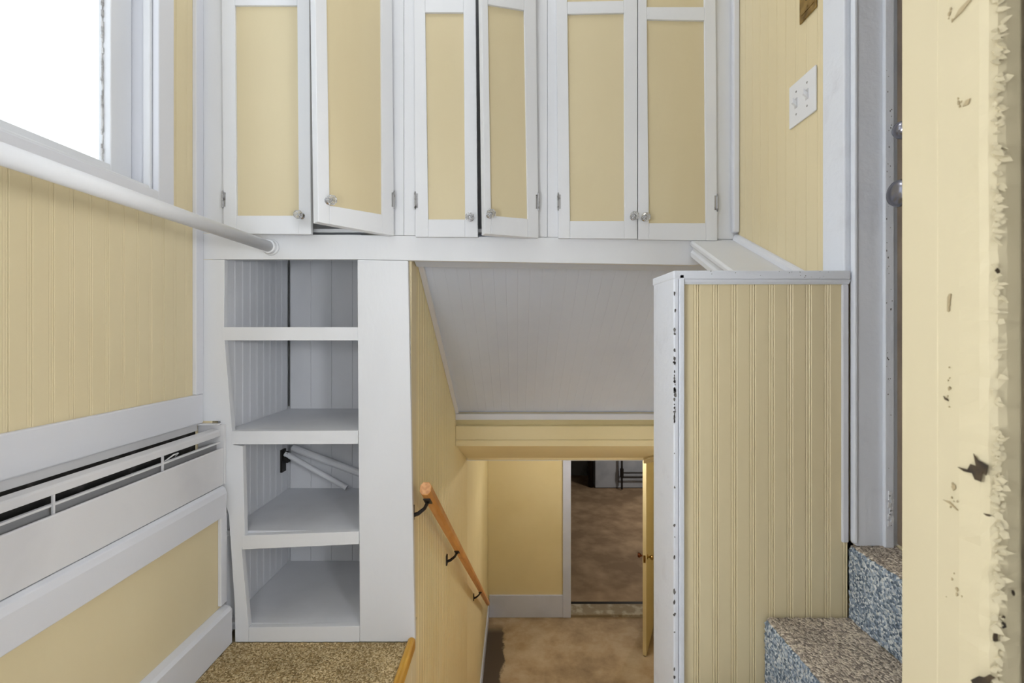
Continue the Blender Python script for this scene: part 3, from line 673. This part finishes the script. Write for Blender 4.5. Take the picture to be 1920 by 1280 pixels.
bbox(XR-.0052, XR-.0042, yc-.006, yc+.006, zc-.013, zc+.013).build('toggle_frame', BLACK, bp)
MB().prism([(XR-.005, yc-.0042, zc-.004), (XR-.005, yc+.0042, zc-.004), (XR-.005, yc+.0042, zc+.008), (XR-.005, yc-.0042, zc+.008)], (-.012, 0, -.010)).build('toggle', BLACK, bp, .001)
MB().lathe((XR-.0043, yc, zc-.030), (-1, 0, 0), [(0, .0032), (.0009, .0028), (.0011, .0005)], 8).build('screw', BRASS, bp)

# ================================================================== STAIR HANDRAIL
a = Vector((-.309, 1.58, Z(-.53))); b = Vector((-.309, 4.93, Z(-2.86))); t = (b-a).normalized()
hr = thing('wooden_handrail', a, 'orange wooden handrail on black brackets along the stairwell wall', 'handrail')
up = Vector((1, 0, 0)).cross(t).normalized(); sx = Vector((1, 0, 0))
ring = [(-.019, -.010), (-.010, -.022), (.010, -.022), (.019, -.010), (.019, .010), (.010, .021), (-.010, .021), (-.019, .010)]
MB().prism([a+sx*u+up*v for u, v in ring], b-a).build('rail', OAK, hr, .002)
e = MB().prism([a-t*.0006+sx*u*.9+up*v*.9 for u, v in ring], -t*.001).build('end_grain', OAKEND, hr); e['label'] = 'pale end grain'
if up.z < 0: up = -up
for y in (1.635, 2.42, 3.92):
    c = a+t*((y-a.y)/t.y); w = Vector((XS, y+.0, c.z-.062))
    m = MB().prism([w+Vector((.0005, -.011, -.03)), w+Vector((.0005, .011, -.03)), w+Vector((.0005, .013, .02)), w+Vector((.0005, -.013, .02))], (.006, 0, 0))
    m.tube([w+Vector((.004, 0, -.012)), w+Vector((.022, 0, -.006)), w+Vector((.044, 0, .012)), c-up*.027], [.0075, .007, .006, .006], 10)
    k = c-up*.0225
    m.prism([k+sx*u+t*v for u, v in ((-.012, -.026), (.012, -.026), (.012, .026), (-.012, .026))], -up*.004)
    m.build('bracket', BLACK, hr)

# ================================================================== BASEMENT THINGS
x0, x1 = (1116-CX)/F*10.65, (1205-CX)/F*10.65+.25
fu = thing('furnace', ((x0+x1)/2, 10.9, ZB), 'pale grey furnace cabinet at the far end of the basement', 'furnace')
bbox(x0, x1, 10.65, 11.25, ZB+.01, Z(-1.75)).build('body', FURN, fu, .01)
bbox(x0+.01, x1-.01, 10.66, 11.2, ZB-.003, ZB+.0095).build('base', BLACK, fu)
bbox(x0+.52, x0+.53, 10.644, 10.6495, ZB+.05, Z(-1.8)).build('seam', BLACK, fu)
fp = MB().tube([((1108-CX)/F*10.75, 10.75, ZB-.003), ((1108-CX)/F*10.75, 10.75, Z(-1.01))], .055, 16)
tag(fp.build('flue_pipe', BLACK, None, 0, True), 'black vertical pipe standing left of the furnace', 'pipe')
xp = (1166-CX)/F*10.5
gp = MB().tube([(xp, 10.5, ZB+.03), (xp, 10.5, Z(-1.01))], .022, 10)
for zz in (886, 894): gp.tube([(xp, 10.5, Z(-(zz-CY)/F*10.5)), (xp+.75, 10.5, Z(-(zz-CY)/F*10.5))], .018, 10)
gp.tube([(xp, 10.5, Z(-3.27)), (xp, 10.5, Z(-3.08))], .04, 10)
tag(gp.build('gas_pipe', BLACK, None), 'black branching pipe in front of the furnace cabinet', 'pipe')
